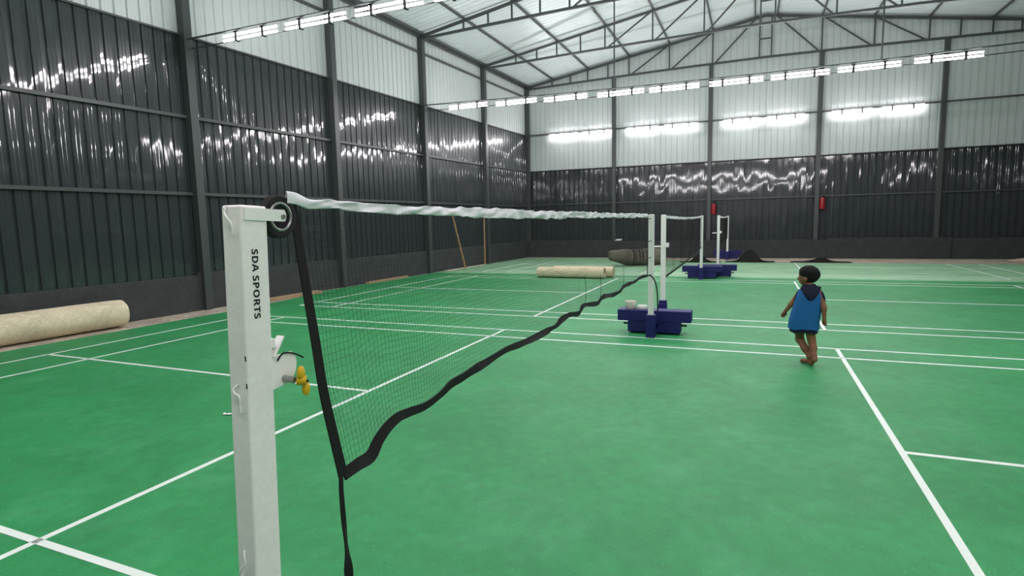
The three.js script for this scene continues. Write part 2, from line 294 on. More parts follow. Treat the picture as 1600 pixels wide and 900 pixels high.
court('court_mat', 'green court mat with white lines behind the navy ballast base with cups', -7.2, 0, [[-7.42, -3.6], [9.3, -3.6], [9.3, -10.9], [-7.69, -10.9], [-7.9, -5.3], [-7.6, -5.2]], M.mat, M.line, -99);
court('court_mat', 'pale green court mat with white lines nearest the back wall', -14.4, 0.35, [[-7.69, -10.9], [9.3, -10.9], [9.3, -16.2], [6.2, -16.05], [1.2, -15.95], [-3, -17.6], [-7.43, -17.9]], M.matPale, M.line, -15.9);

// ---------------------------------------------------------------- post stands
const font = await new FontLoader().loadAsync('fonts/droid/droid_sans_bold.typeface.json');
function standBase(t, zn, dir, spine = 0.98) {                        // blue ballast base; nose under the post at zn, body further along dir
  const Z = d => zn + dir * d;
  mesh('ballast_body', box(-0.33, 0.33, 0.02, 0.17, Z(0.2), Z(0.4), 0.008), M.blue, t);
  mesh('ballast_top', box(-0.46, 0.46, 0.16, 0.305, Z(0.19), Z(0.41), 0.01), M.blue, t);
  mesh('spine_beam', box(-0.05, 0.05, 0.03, 0.15, Z(0.05), Z(spine), 0.006), M.blue, t);
  mesh('axle', rod(V(-0.4, 0.11, Z(0.3)), V(0.4, 0.11, Z(0.3)), 0.014, 10), M.steel, t);
  for (const x of [-0.29, 0.29]) mesh('wheel', rod(V(x - 0.015, 0.035, Z(0.3)), V(x + 0.015, 0.035, Z(0.3)), 0.035, 16), M.black, t);
}
const nose = (t, z, dir) => mesh('nose', [box(-0.055, 0.055, 0.0, 0.285, z - 0.055, z + 0.055, 0.006), box(-0.05, 0.05, 0.1, 0.22, Math.min(z, z + dir * 0.26), Math.max(z, z + dir * 0.26))], M.blue, t);
function plainPost(t, z, dx = 0, collar = false) {
  const p = mesh('post', box(dx - 0.032, dx + 0.032, 0.27, 1.52, z - 0.035, z + 0.035, 0.006), M.postPlain, t);
  if (collar) mesh('collar', box(dx - 0.05, dx + 0.05, 0.27, 0.33, z - 0.05, z + 0.05, 0.005), M.blue, p);
  return p;
}
// near stand with the lettered post; it leans a little towards the net
{
  const t = thing('post_stand', 'tall white square post lettered in black with a yellow clamp knob', 'net post', [0, 0.0015, 3.091]);
  nose(t, 0, 1); standBase(t, 0, 1);
  const lean = new THREE.Group(); const q = new THREE.Matrix4().makeRotationX(-0.0367);
  const post = mesh('post', (() => { const g = box(-0.03, 0.03, 0.27, 1.517, -0.04, 0.04, 0.006); return g; })(), M.post, t); post.rotation.x = -0.0367;
  const P = (n, g, m) => mesh(n, g, m, post);           // sub-parts in the post's own frame: x right face, -z towards the net
  const txt = new TextGeometry('SDA SPORTS', { font, size: 0.0175, depth: 0.0006, curveSegments: 5 }); txt.computeBoundingBox();
  { const bb = txt.boundingBox; txt.translate(0, -(bb.max.y + bb.min.y) / 2, 0); txt.scale(0.167 / bb.max.x, 1.05, 1);
    // reads downwards on the +x face: text right -> down, text up -> towards the net (-z)
    txt.applyMatrix4(new THREE.Matrix4().makeBasis(V(0, -1, 0), V(0, 0, -1), V(1, 0, 0))); txt.translate(0.0302, 1.416, 0.003); }
  P('lettering', txt, M.ink);
  const arm = x => { const s = new THREE.Shape(); s.moveTo(0.03, -0.0145); s.lineTo(-0.092, -0.0145); s.quadraticCurveTo(-0.104, 0, -0.092, 0.0145); s.lineTo(0.03, 0.0145); const g = new THREE.ExtrudeGeometry(s, { depth: 0.003, bevelEnabled: false }); g.rotateY(-Math.PI / 2); g.translate(x, 1.4965, 0); return g; };
  P('bracket_arm', arm(0.0335), M.postPlain); P('bracket_arm', arm(-0.0305), M.postPlain);
  const wp = [[0.01, -0.008], [0.026, -0.008], [0.034, -0.009], [0.04, -0.012], [0.052, -0.012], [0.054, -0.009], [0.047, -0.004], [0.047, 0.004], [0.054, 0.009], [0.052, 0.012], [0.04, 0.012], [0.034, 0.009], [0.026, 0.008], [0.01, 0.008], [0.01, -0.008]].map(p => new THREE.Vector2(...p));
  const wheel = new THREE.LatheGeometry(wp, 40); wheel.rotateZ(Math.PI / 2); wheel.translate(0.004, 1.4945, -0.098); P('pulley_wheel', wheel, M.black);
  P('pulley_rim', (() => { const g = new THREE.TorusGeometry(0.034, 0.0045, 6, 36); g.rotateY(Math.PI / 2); g.translate(0.014, 1.4945, -0.098); return g; })(), M.zinc);
  P('bolt', [rod(V(-0.036, 1.494, -0.086), V(0.0345, 1.494, -0.086), 0.004, 10), rod(V(0.0335, 1.494, -0.086), V(0.0385, 1.494, -0.086), 0.0062, 6)], M.zinc);
  // winch plate, shaft, knob, paddle lever on the net side
  const ws = new THREE.Shape(); ws.moveTo(0.0, 1.06); ws.lineTo(-0.062, 1.068); ws.quadraticCurveTo(-0.092, 1.085, -0.092, 1.115); ws.quadraticCurveTo(-0.09, 1.145, -0.07, 1.145); ws.quadraticCurveTo(-0.03, 1.142, 0.0, 1.142);
  const wg = new THREE.ExtrudeGeometry(ws, { depth: 0.006, bevelEnabled: true, bevelSize: 0.002, bevelThickness: 0.001, bevelSegments: 2 }); wg.rotateY(-Math.PI / 2); wg.translate(0.014, 0, -0.04); P('winch_plate', wg, M.postPlain);
  P('winch_shaft', rod(V(0.0, 1.083, -0.086), V(0.046, 1.079, -0.092), 0.0085, 14), M.zinc);
  P('clamp_knob', (() => { const g = []; const c = V(0.05, 1.075, -0.112); g.push(rod(V(0.042, 1.076, -0.104), V(0.06, 1.074, -0.118), 0.013, 14)); for (const [y, z] of [[0.02, 0.006], [-0.024, -0.01]]) { const e = new THREE.SphereGeometry(0.0125, 14, 10); e.scale(0.7, 1.5, 0.95); e.translate(c.x + 0.004, c.y + y, c.z + z); g.push(e); } return g; })(), M.yellow);
  P('knob_screw', rod(V(0.058, 1.072, -0.118), V(0.064, 1.0715, -0.122), 0.0035, 10), M.ink);
  P('paddle_lever', (() => { const g = box(-0.012, 0.012, -0.03, 0.03, -0.003, 0.003, 0.002); g.rotateX(-0.62); g.translate(0.012, 1.168, -0.068); const h = box(-0.01, 0.01, -0.012, 0.012, -0.012, 0.012, 0.002); h.translate(0.008, 1.178, -0.05); return [g, h]; })(), M.postPlain);
  P('winch_cable', tube([[0.018, 1.132, -0.065], [0.018, 1.146, -0.08], [0.018, 1.147, -0.1], [0.018, 1.138, -0.128], [0.018, 1.124, -0.155]], 0.0022, 30, 7), M.cord);
  // bent wire hooks on the face away from the net, slots at the edge
  for (const pts of [[[-0.018, 1.514, 0.04], [-0.02, 1.5, 0.05], [-0.012, 1.49, 0.055], [0.0, 1.475, 0.052], [0.002, 1.463, 0.05], [0.001, 1.45, 0.049]], [[-0.006, 1.094, 0.04], [-0.016, 1.084, 0.052], [-0.012, 1.075, 0.055], [0.0, 1.068, 0.051], [0.001, 1.05, 0.049], [0.001, 1.028, 0.048]], [[-0.012, 0.684, 0.04], [-0.008, 0.672, 0.05], [-0.004, 0.655, 0.052], [-0.014, 0.64, 0.054], [-0.024, 0.622, 0.05], [-0.022, 0.616, 0.045]]]) P('cord_hook', tube(pts.map(([x, y, z]) => [x + 0.007, y, 0.04 + (z - 0.04) * 0.55]), 0.0024, 24, 6), M.postPlain);
  for (const y of [1.158, 1.092]) P('slot', rod(V(0.0255, y + 0.006, 0.0395), V(0.0265, y - 0.006, 0.0395), 0.0016, 6), M.ink);
}
function winchBar(p, z, side) { mesh('winch_bar', rod(V(-0.15, 1.08, z), V(0.06, 1.08, z), 0.011, 8), M.postPlain, p); mesh('winch_box', box(0.03, 0.075, 1.07, 1.13, z - 0.03, z + 0.03, 0.006), M.postPlain, p); }
function pairStand(label, zn, xc) {
  const t = thing('post_stand', label, 'net post', [xc, 0.0015, zn]);
  nose(t, 0, -1); standBase(t, 0, -1); plainPost(t, 0); nose(t, -1.03, 1); winchBar(plainPost(t, -1.03, 0, true), -1.03); return t;
}
function singleStand(label, zn, xc, dir, spine = 0.5) {
  const t = thing('post_stand', label, 'net post', [xc, 0.0015, zn]);
  nose(t, 0, dir); standBase(t, 0, dir, spine); const p = plainPost(t, 0); if (dir > 0) winchBar(p, 0); return t;
}
pairStand('pair of white net posts on a navy ballast base with cups on it', -3.08, -0.03);
singleStand('white net post on a navy ballast base at far end of the middle net', -10.28, -0.01, -1);
singleStand('white net post on a navy ballast base at near end of the farthest net', -11.32, 0.31, 1);
singleStand('white net post on a navy ballast base against the back wall', -17.3, 0.3, -1, 0.6);

// cups left on the middle base
{
  const c = mesh('paper_cup', (() => { const g = new THREE.LatheGeometry([[0, 0], [0.066, 0], [0.072, 0.1], [0.066, 0.1], [0.06, 0.012], [0, 0.012]].map(p => new THREE.Vector2(...p)), 28); return g; })(), std(0xe9e2d2, 0.7));
  c.position.set(-0.34, 0.307, -3.38); c.userData = { label: 'tall cream tub standing on the near navy ballast base', category: 'tub' };
  const d = mesh('tape_roll', (() => new THREE.LatheGeometry([[0.036, 0], [0.064, 0], [0.064, 0.05], [0.036, 0.05], [0.036, 0]].map(p => new THREE.Vector2(...p)), 28))(), std(0xe6e6df, 0.7));
  d.position.set(-0.19, 0.307, -3.38); d.userData = { label: 'low white tape roll lying on the near navy ballast base', category: 'tape roll' };
}
// ---------------------------------------------------------------- nets
function strings(lines, r) {                            // thin three sided cords along polylines
  const pos = [], idx = [];
  for (const L of lines) {
    for (let i = 0; i < L.length; i++) {
      const a = L[Math.max(0, i - 1)], b = L[Math.min(L.length - 1, i + 1)], d = V(b[0] - a[0], b[1] - a[1], b[2] - a[2]).normalize();
      const s = Math.abs(d.x) < 0.9 ? V(1, 0, 0) : V(0, 1, 0), e = V().crossVectors(d, s).normalize(), f = V().crossVectors(d, e), base = pos.length / 3;
      for (let k = 0; k < 3; k++) { const c = Math.cos(k * 2.0944) * r, q = Math.sin(k * 2.0944) * r; pos.push(L[i][0] + e.x * c + f.x * q, L[i][1] + e.y * c + f.y * q, L[i][2] + e.z * c + f.z * q); }
      if (i) for (let k = 0; k < 3; k++) { const k2 = (k + 1) % 3, A = base - 3 + k, B = base - 3 + k2, C = base + k, D = base + k2; idx.push(A, B, D, A, D, C); }
    }
  }
  const g = new THREE.BufferGeometry(); g.setAttribute('position', new THREE.Float32BufferAttribute(pos, 3)); g.setIndex(idx); g.computeVertexNormals(); return g;
}
const lerpPts = (pts, z) => { for (let i = 0; i + 1 < pts.length; i++) { const [a, p] = pts[i], [b, q] = pts[i + 1]; if ((z <= a && z >= b)) return p + (q - p) * (a - z) / (a - b || 1); } return z > pts[0][0] ? pts[0][1] : pts[pts.length - 1][1]; };
function band(pts, w, th, tw = () => 0) {               // flat tape along a polyline; w(i) width, tw(i) twist out of its plane
  const n = pts.length - 1, cs = [[-1, -1], [1, -1], [1, 1], [-1, 1], [-1, -1]];
  const g = gridGeo(4, n, (u, v) => {
    const i = Math.round(v * n), p = pts[i], a = pts[Math.max(0, i - 1)], b = pts[Math.min(n, i + 1)], d = V(b[0] - a[0], b[1] - a[1], b[2] - a[2]).normalize();
    const x = V(1, 0, 0).addScaledVector(d, -d.x).normalize(), s = V().crossVectors(d, x), t = tw(i), e = s.clone().multiplyScalar(Math.cos(t)).addScaledVector(x, Math.sin(t)), f = x.clone().multiplyScalar(Math.cos(t)).addScaledVector(s, -Math.sin(t));
    const [c0, c1] = cs[Math.round(u * 4)]; const W = (typeof w === 'function' ? w(i) : w) / 2, T = th / 2;
    return [p[0] + e.x * c0 * W + f.x * c1 * T, p[1] + e.y * c0 * W + f.y * c1 * T, p[2] + e.z * c0 * W + f.z * c1 * T];
  });
  return toCreasedNormals(g, 0.7);
}
function resample(pts, n) { const c = new THREE.CatmullRomCurve3(pts.map(p => V(...p)), false, 'centripetal'); return c.getSpacedPoints(n).map(p => [p.x, p.y, p.z]); }
function topTape(za, zb, X, Y, h, crumple0, n) {
  const K = 12; let crumple;
  return gridGeo(K, n, (u, v) => {
    const z = za + (zb - za) * v, a = u * Math.PI * 2, c = Math.cos(a), s = Math.sin(a);
    crumple = crumple0 * Math.min(1, 0.15 + Math.abs(za - z) * 5); const fl = noise(z * 9, 3.3), f2 = noise(z * 23, 8.1), hh = h(z) * (1 + 0.2 * crumple * fl + 0.16 * crumple * f2);
    const puff = 0.0028 + 0.002 * crumple * noise(z * 14 + s * 1.2, 5.5);
    return [X(z) + Math.sign(c) * Math.abs(c) ** 0.8 * puff + 0.009 * crumple * noise(z * 13 + s * 0.8, s * 1.3) + 0.005 * crumple * noise(z * 31, s * 2.2), Y(z) + 0.004 * crumple * noise(z * 11, 1.1) + s * hh / 2, z];
  }, true);
}
// near net
{
  const X = z => -0.045 * (2.9 - z) / 5.8 + 0.016 * sm(Math.max(0, Math.min(1, (z - 2.8) / 0.1)));
  const net = thing('badminton_net', 'wide black net with white top tape stretched from the lettered post', 'net', [0, 0, 0]);
  const topPts = [[2.91, 1.541], [2.88, 1.5385], [2.824, 1.5285], [2.748, 1.5255], [2.603, 1.522], [2.315, 1.5175], [1.802, 1.512], [0.979, 1.504], [-0.157, 1.504], [-2.88, 1.506]];
  const Y = z => lerpPts(topPts, z);
  mesh('top_tape', topTape(2.915, -2.9, X, Y, z => 0.03 + 0.014 * sm(Math.max(0, Math.min(1, (2.5 - z) / 1))), 1, 520), M.whiteCloth, net);
  const bot = [[2.74, 0.721], [2.669, 0.725], [2.603, 0.726], [2.565, 0.759], [2.509, 0.787], [2.443, 0.801], [2.37, 0.796], [2.259, 0.785], [2.136, 0.796], [2.055, 0.813], [1.958, 0.814], [1.847, 0.82], [1.712, 0.822], [1.483, 0.83], [1.264, 0.817], [1.065, 0.809], [0.899, 0.807], [0.651, 0.81], [0.556, 0.827], [0.367, 0.831], [0.128, 0.806], [0.076, 0.827], [0.023, 0.842], [-0.445, 0.801], [-0.511, 0.818], [-0.601, 0.828], [-1.048, 0.793], [-1.332, 0.795], [-1.422, 0.815], [-1.712, 0.815], [-2.068, 0.804], [-2.383, 0.814], [-2.9, 0.79]];
  const B = z => lerpPts(bot, z);
  const bp = resample(bot.map(([z, y]) => [X(z), y, z]), 300);
  mesh('bottom_tape', band(bp, i => 0.035 + 0.008 * noise(i * 0.16, 2.2), 0.006, i => 0.7 * noise(i * 0.13, 7.7)), M.tapeBlack, net);
  const side = [[0.002, 1.522, 2.885], [0.001, 1.5, 2.877], [0, 1.4, 2.862], [0, 1.28, 2.845], [0, 1.15, 2.826], [0, 1.0, 2.806], [0, 0.86, 2.776], [0, 0.72, 2.744]];
  const sp = resample(side, 60); mesh('side_tape', band(sp, i => 0.027 + 0.009 * i / 60, 0.005), M.tapeBlack, net);
  mesh('side_tape', band(resample([[-0.045, 1.48, -2.9], [-0.045, 1.3, -2.905], [-0.045, 1.1, -2.9], [-0.045, 0.79, -2.905]], 30), 0.034, 0.005), M.tapeBlack, net);
  mesh('hanging_strap', band(resample([[0, 0.735, 2.752], [0.001, 0.69, 2.757], [0.002, 0.62, 2.757], [0.001, 0.55, 2.752], [0, 0.48, 2.747], [0, 0.4, 2.744], [0.0, 0.25, 2.742], [0.01, 0.09, 2.745], [0.02, 0.012, 2.75]], 70), i => 0.017 + 0.017 * sm(Math.min(1, i / 70 * 1.3)) + 0.004 * noise(i * 0.2, 4), 0.005, i => 0.5 * noise(i * 0.09, 3)), M.tapeBlack, net);
  mesh('hanging_strap', tube([[-0.045, 0.79, -2.9], [-0.01, 0.785, -2.93], [0.03, 0.72, -2.98], [0.055, 0.6, -3.0], [0.06, 0.45, -3.02], [0.06, 0.33, -3.03]], 0.008, 40, 7), M.cord, net);
  for (const y of [0.79, 1.47, 1.2, 1.0]) mesh('lashing', rod(V(-0.045, y, -2.92), V(-0.03, y, -3.045), 0.004, 6), M.cord, net);
  const zl = y => lerpPts(side.map(p => [p[1], p[2]]), y), lines = [], nv = 292, nh = 36, at = (s, t) => {
    const z0 = 2.87 - (2.87 + 2.9) * s, lo = B(Math.min(2.74, z0 - 0.126 * (1 - s) ** 3)), y = Y(z0) - 0.012 + (lo - Y(z0) + 0.012) * t, zz = (1 - s) ** 3 * (zl(y) - 2.87);
    const k = Math.sin(Math.PI * t); return [X(z0) + 0.01 * k * noise(z0 * 2.1, y * 3), y + 0.006 * k * noise(z0 * 12, y * 9, 2), z0 + zz + 0.007 * k * noise(z0 * 9, y * 11, 6)];
  };
  for (let i = 1; i < nv; i++) { const l = []; for (let j = 0; j <= 14; j++) l.push(at(i / nv, j / 14)); lines.push(l); }
  for (let j = 1; j < nh; j++) { const l = []; for (let i = 0; i <= 146; i++) l.push(at(i / 146, j / nh)); lines.push(l); }
  const nm = mesh('netting', strings(lines, 0.00045), M.netCord, net); nm.userData.kind = 'stuff';
  for (const [z, y0] of [[-0.0, 0.84], [-0.47, 0.81], [-1.4, 0.81]]) mesh('loose_cord', tube([[X(z) + 0.01, y0 + 0.22, z], [X(z) + 0.012, y0 + 0.12, z - 0.02], [X(z) + 0.01, y0, z]], 0.0016, 12, 5), M.cord, net);
}
function farNet(label, za, zb, xa, xb, ya, yb) {
  const X = z => xa + (xb - xa) * (za - z) / (za - zb), Y = z => 1.49 - 0.025 * Math.sin(Math.PI * (za - z) / (za - zb)), B = z => ya + (yb - ya) * (za - z) / (za - zb) - 0.03 * Math.sin(Math.PI * (za - z) / (za - zb));
  const net = thing('badminton_net', label, 'net');
  mesh('top_tape', topTape(za, zb, X, Y, () => 0.042, 0.7, 220), M.whiteCloth, net);
  const p = []; for (let i = 0; i <= 40; i++) { const z = za + (zb - za) * i / 40; p.push([X(z), B(z), z]); }
  mesh('bottom_tape', band(p, 0.032, 0.006), M.tapeBlack, net);
  for (const z of [za, zb]) mesh('side_tape', band(resample([[X(z), 1.49, z], [X(z), 1.1, z], [X(z), B(z), z]], 10), 0.034, 0.005), M.tapeBlack, net);
  [za, zb].forEach((z, i) => [0.02, 1].forEach(t => { const y = B(z) + (1.48 - B(z)) * t; mesh('lashing', rod(V(X(z), y, z), V(X(z) + 0.01, y, z + (i ? -0.15 : 0.16)), 0.005, 6), M.cord, net); }));
  const lines = [], at = (s, t) => { const z = za + (zb - za) * s, y = Y(z) + (B(z) - Y(z)) * t; return [X(z) + 0.012 * noise(z * 2, y * 3), y, z + 0.006 * noise(z * 9, y * 8)]; };
  for (let i = 1; i < 240; i++) { const l = []; for (let j = 0; j <= 4; j++) l.push(at(i / 240, j / 4)); lines.push(l); }
  for (let j = 1; j < 30; j++) { const l = []; for (let i = 0; i <= 40; i++) l.push(at(i / 40, j / 30)); lines.push(l); }
  mesh('netting', strings(lines, 0.0007), M.netCord, net).userData.kind = 'stuff';
}
farNet('black net with white top tape stretched over the middle court', -4.3, -10.1, -0.03, -0.01, 0.64, 0.77);
farNet('black net with white top tape over the court nearest the back wall', -11.5, -17.12, 0.31, 0.3, 0.72, 0.77);

// ---------------------------------------------------------------- loose things
function roll(name, label, a, b, r, mat, group, hollow = 0.35, seed0 = 0) {      // a rolled-up length of felt underlay
  const d = b.clone().sub(a), L = d.length(), t = thing(name, label, 'roll', [a.x, a.y, a.z], 0, group);
  const body = gridGeo(48, 24, (u, v) => { const th = u * Math.PI * 2, rr = r * (1 + 0.02 * noise(Math.cos(th) * 2 + seed0, Math.sin(th) * 2, v * 5) + 0.03 * (u < 0.98 ? u - 0.5 : (0.5 - (u - 0.98) * 50))) * (v < 0.02 || v > 0.98 ? 0.97 : 1); return [Math.cos(th + 0.9) * rr, Math.sin(th + 0.9) * rr, v * L]; });
  const uv = body.attributes.uv; for (let i = 0; i < uv.count; i++) uv.setXY(i, uv.getX(i) * 2 * Math.PI * r, uv.getY(i) * L);
  const look = new THREE.Matrix4().lookAt(V(0, 0, 0), d.clone().negate(), V(0, 1, 0));
  body.applyMatrix4(look); mesh('roll_body', body, mat, t);
  for (const v of [0, 1]) {                             // coiled ends
    const end = gridGeo(160, 1, (u, w) => { const turns = 5, th = u * turns * 2 * Math.PI, q = hollow * r + (0.96 - hollow) * r * u, q2 = q - 0.72 * (0.96 - hollow) * r / turns * w; return [Math.cos(th) * q2, Math.sin(th) * q2, v * L + (v ? 0.004 : -0.004)]; });
    end.applyMatrix4(look); mesh('coil_end', end, mat.clone(), t).material.side = THREE.DoubleSide;
  }
  const bore = new THREE.CylinderGeometry(hollow * r, hollow * r, L, 32, 1, true); bore.rotateX(Math.PI / 2); bore.translate(0, 0, L / 2); bore.applyMatrix4(look); mesh('bore', bore, mat.clone(), t).material.side = THREE.DoubleSide;
  return t;
}
roll('felt_roll', 'thick cream felt roll lying along the charcoal left wall', V(-7.8, 0.212, -1.62), V(-7.9, 0.212, 1.6), 0.205, M.felt, undefined, 0.2, 3);
roll('felt_roll', 'cream felt roll on the dusty court, the one with the dark hollow end', V(-4.1, 0.143, -10.12), V(-2.3, 0.143, -10.04), 0.14, M.felt, undefined, 0.75, 5);
roll('felt_roll', 'cream felt roll lying behind the hollow-ended roll on the far court', V(-3.78, 0.145, -10.46), V(-2.15, 0.145, -10.4), 0.14, M.felt, undefined, 0.3, 8);
{ // tied grey bundle
  const t = thing('tied_bundle', 'bulky grey-brown rolled bundle tied with rope near the back wall', 'bundle', [-2.3, 0, -14.35], Math.atan2(-0.62, 1.1) * -1);
  const R = v => 0.29 * Math.min(1, 0.6 + 1.4 * v) * (v > 0.94 ? 0.92 : 1), L = 1.75;
  const g = gridGeo(40, 40, (u, v) => { const th = u * Math.PI * 2, r = R(v) * (1 + 0.08 * noise(Math.cos(th) * 1.6, Math.sin(th) * 1.6, v * 6)); return [-L / 2 + v * L, 0.27 + Math.sin(th) * r * 0.9 + (1 - Math.min(1, 0.42 + 1.6 * v)) * 0.12, Math.cos(th) * r]; }, true);
  const p = g.attributes.position; for (let i = 0; i < p.count; i++) if (p.getY(i) < 0.005) p.setY(i, 0.005); g.computeVertexNormals(); mesh('bundle_body', g, M.bundle, t);
  for (const [x, cap] of [[0, -L / 2], [1, L / 2]]) { const c = new THREE.SphereGeometry(1, 20, 10); const r = R(x) * 1.0; c.scale(0.05, r * 0.88, r * 0.98); c.translate(cap, 0.27 + (x ? 0 : 0.07), 0); mesh('bundle_end', c, M.bundle, t); }
  for (let k = 0; k < 8; k++) { const v = 0.38 + k * 0.035, q = new THREE.TorusGeometry(R(v) * 1.03, 0.011, 6, 36); q.rotateY(Math.PI / 2 + (rnd() - 0.5) * 0.3); q.scale(1, 0.92, 1); q.translate(-L / 2 + v * L, 0.29, 0); mesh('rope_turn', q, M.rope, t); }
}
// timber props and planks by the left wall
{
  const s = (label, a, b, r) => { const g = rod(a, b, r, 10, r * 0.85), t = mesh('wooden_prop', g, M.wood); t.userData = { label, category: 'wooden pole' }; };
  s('wooden pole leaning at a slant against the charcoal left wall', V(-7.41, 0.03, -12.3), V(-7.62, 1.7, -11.95), 0.035);
  s('upright wooden pole standing straight beside the left wall', V(-7.47, 0.022, -13.9), V(-7.555, 1.66, -14.1), 0.03);
  const pl = (label, x0, z0, x1, z1, w, h, m) => { const g = bar(V(x0, h / 2, z0), V(x1, h / 2, z1), w, h), t = mesh('plank', g, m); t.userData = { label, category: 'plank' }; };
  pl('brown plank on the floor at the wall foot behind the net side tape', -7.78, -4.0, -7.74, -5.9, 0.2, 0.05, M.plank);
  pl('brown plank with one dark end at the left wall foot', -7.8, -7.7, -7.72, -9.4, 0.1, 0.05, M.plank);
  pl('pale whitish plank under the slanted wooden pole', -7.6, -11.4, -7.5, -14.0, 0.14, 0.02, M.plankPale);
}
// lifted dark edges of the unlaid mat
{
  const hump = (label, x, z, w, h, d) => { const f = u => Math.exp(-(((u - 0.5) * 5.2) ** 2)) ; const g = gridGeo(40, 8, (u, v) => [(u - 0.5) * w, 0.002 + h * f(u) * (1 - 0.55 * v), -v * d]);
    const fr = gridGeo(40, 2, (u, v) => [(u - 0.5) * w, 0.001 + h * f(u) * v, -0.02]); const t = thing('mat_fold', label, 'mat fold', [x, 0, z]); mesh('fold_top', g, M.rubber, t); mesh('fold_lining', fr, M.rubber, t); };
  hump('low black fold of unlaid rubber mat near the boy', 3.1, -16.12, 1.7, 0.15, 0.6);
  hump('black peaked fold of rubber mat behind the far pair of posts', -0.5, -15.75, 1.3, 0.27, 0.6);
  hump('tall black peaked fold of rubber mat in front of the back base', 1.03, -16.0, 1.5, 0.42, 0.7);
}
// extinguishers on the back wall
for (const [x, y, label] of [[-0.24, 1.82, 'red fire extinguisher on the back wall above the far posts'], [3.27, 1.92, 'red fire extinguisher on the back wall above the boy']]) {
  const t = thing('fire_extinguisher', label, 'extinguisher', [x, y - 0.24, ZB + 0.14]);
  mesh('cylinder', new THREE.LatheGeometry([[0, 0], [0.075, 0], [0.085, 0.02], [0.085, 0.32], [0.06, 0.38], [0.025, 0.4], [0, 0.4]].map(p => new THREE.Vector2(...p)), 24), M.red, t);
  mesh('valve', [rod(V(0, 0.4, 0), V(0, 0.45, 0), 0.02), box(-0.015, 0.07, 0.44, 0.46, -0.012, 0.012)], M.black, t);
  mesh('hose', tube([[0.02, 0.43, 0.01], [0.1, 0.4, 0.03], [0.11, 0.25, 0.04], [0.1, 0.12, 0.04]], 0.011, 20, 7), M.black, t);
  mesh('wall_bracket', box(-0.05, 0.05, 0.15, 0.2, -0.13, -0.07), M.steel, t);
}
{ // rubble heap and scraps
  const g = gridGeo(40, 20, (u, v) => { const a = u * Math.PI * 2, r = v * 0.75, h = 0.16 * (1 - v) ** 0.8 * (1 + 0.4 * noise(Math.cos(a) * v * 6, Math.sin(a) * v * 6, 1)); return [Math.cos(a) * r * 1.3, Math.max(0.0, h), Math.sin(a) * r * 0.6]; });
  const t = mesh('sand_heap', g, M.sand); t.position.set(9.15, -0.004, -17.5); t.userData = { label: 'pale heap of sand on the floor by the back wall', category: 'sand', kind: 'stuff' };
  const rag = new THREE.IcosahedronGeometry(0.07, 3), p = rag.attributes.position; for (let i = 0; i < p.count; i++) { const k = 1 + 0.4 * noise(p.getX(i) * 30, p.getY(i) * 30, p.getZ(i) * 30); p.setXYZ(i, p.getX(i) * k * 2, p.getY(i) * k * 0.6, p.getZ(i) * k); } rag.computeVertexNormals();
  const q = mesh('white_rag', rag, M.whiteCloth); q.position.set(-3.75, 0.675, ZB + 0.1); q.userData = { label: 'small pale rag lying on the kerb of the back wall', category: 'rag' };
  const s = gridGeo(10, 3, (u, v) => [-0.05 + u * 0.1, 0.004 + 0.006 * Math.abs(noise(u * 4, v * 3)), (v - 0.5) * 0.03 + 0.02 * Math.sin(u * 3)]);
  const m = mesh('tape_scrap', s, M.whiteCloth); m.position.set(-2.68, 0, 0.88); m.rotation.y = 0.4; m.userData = { label: 'torn white tape scrap on the green mat behind the post', category: 'tape scrap' };
}
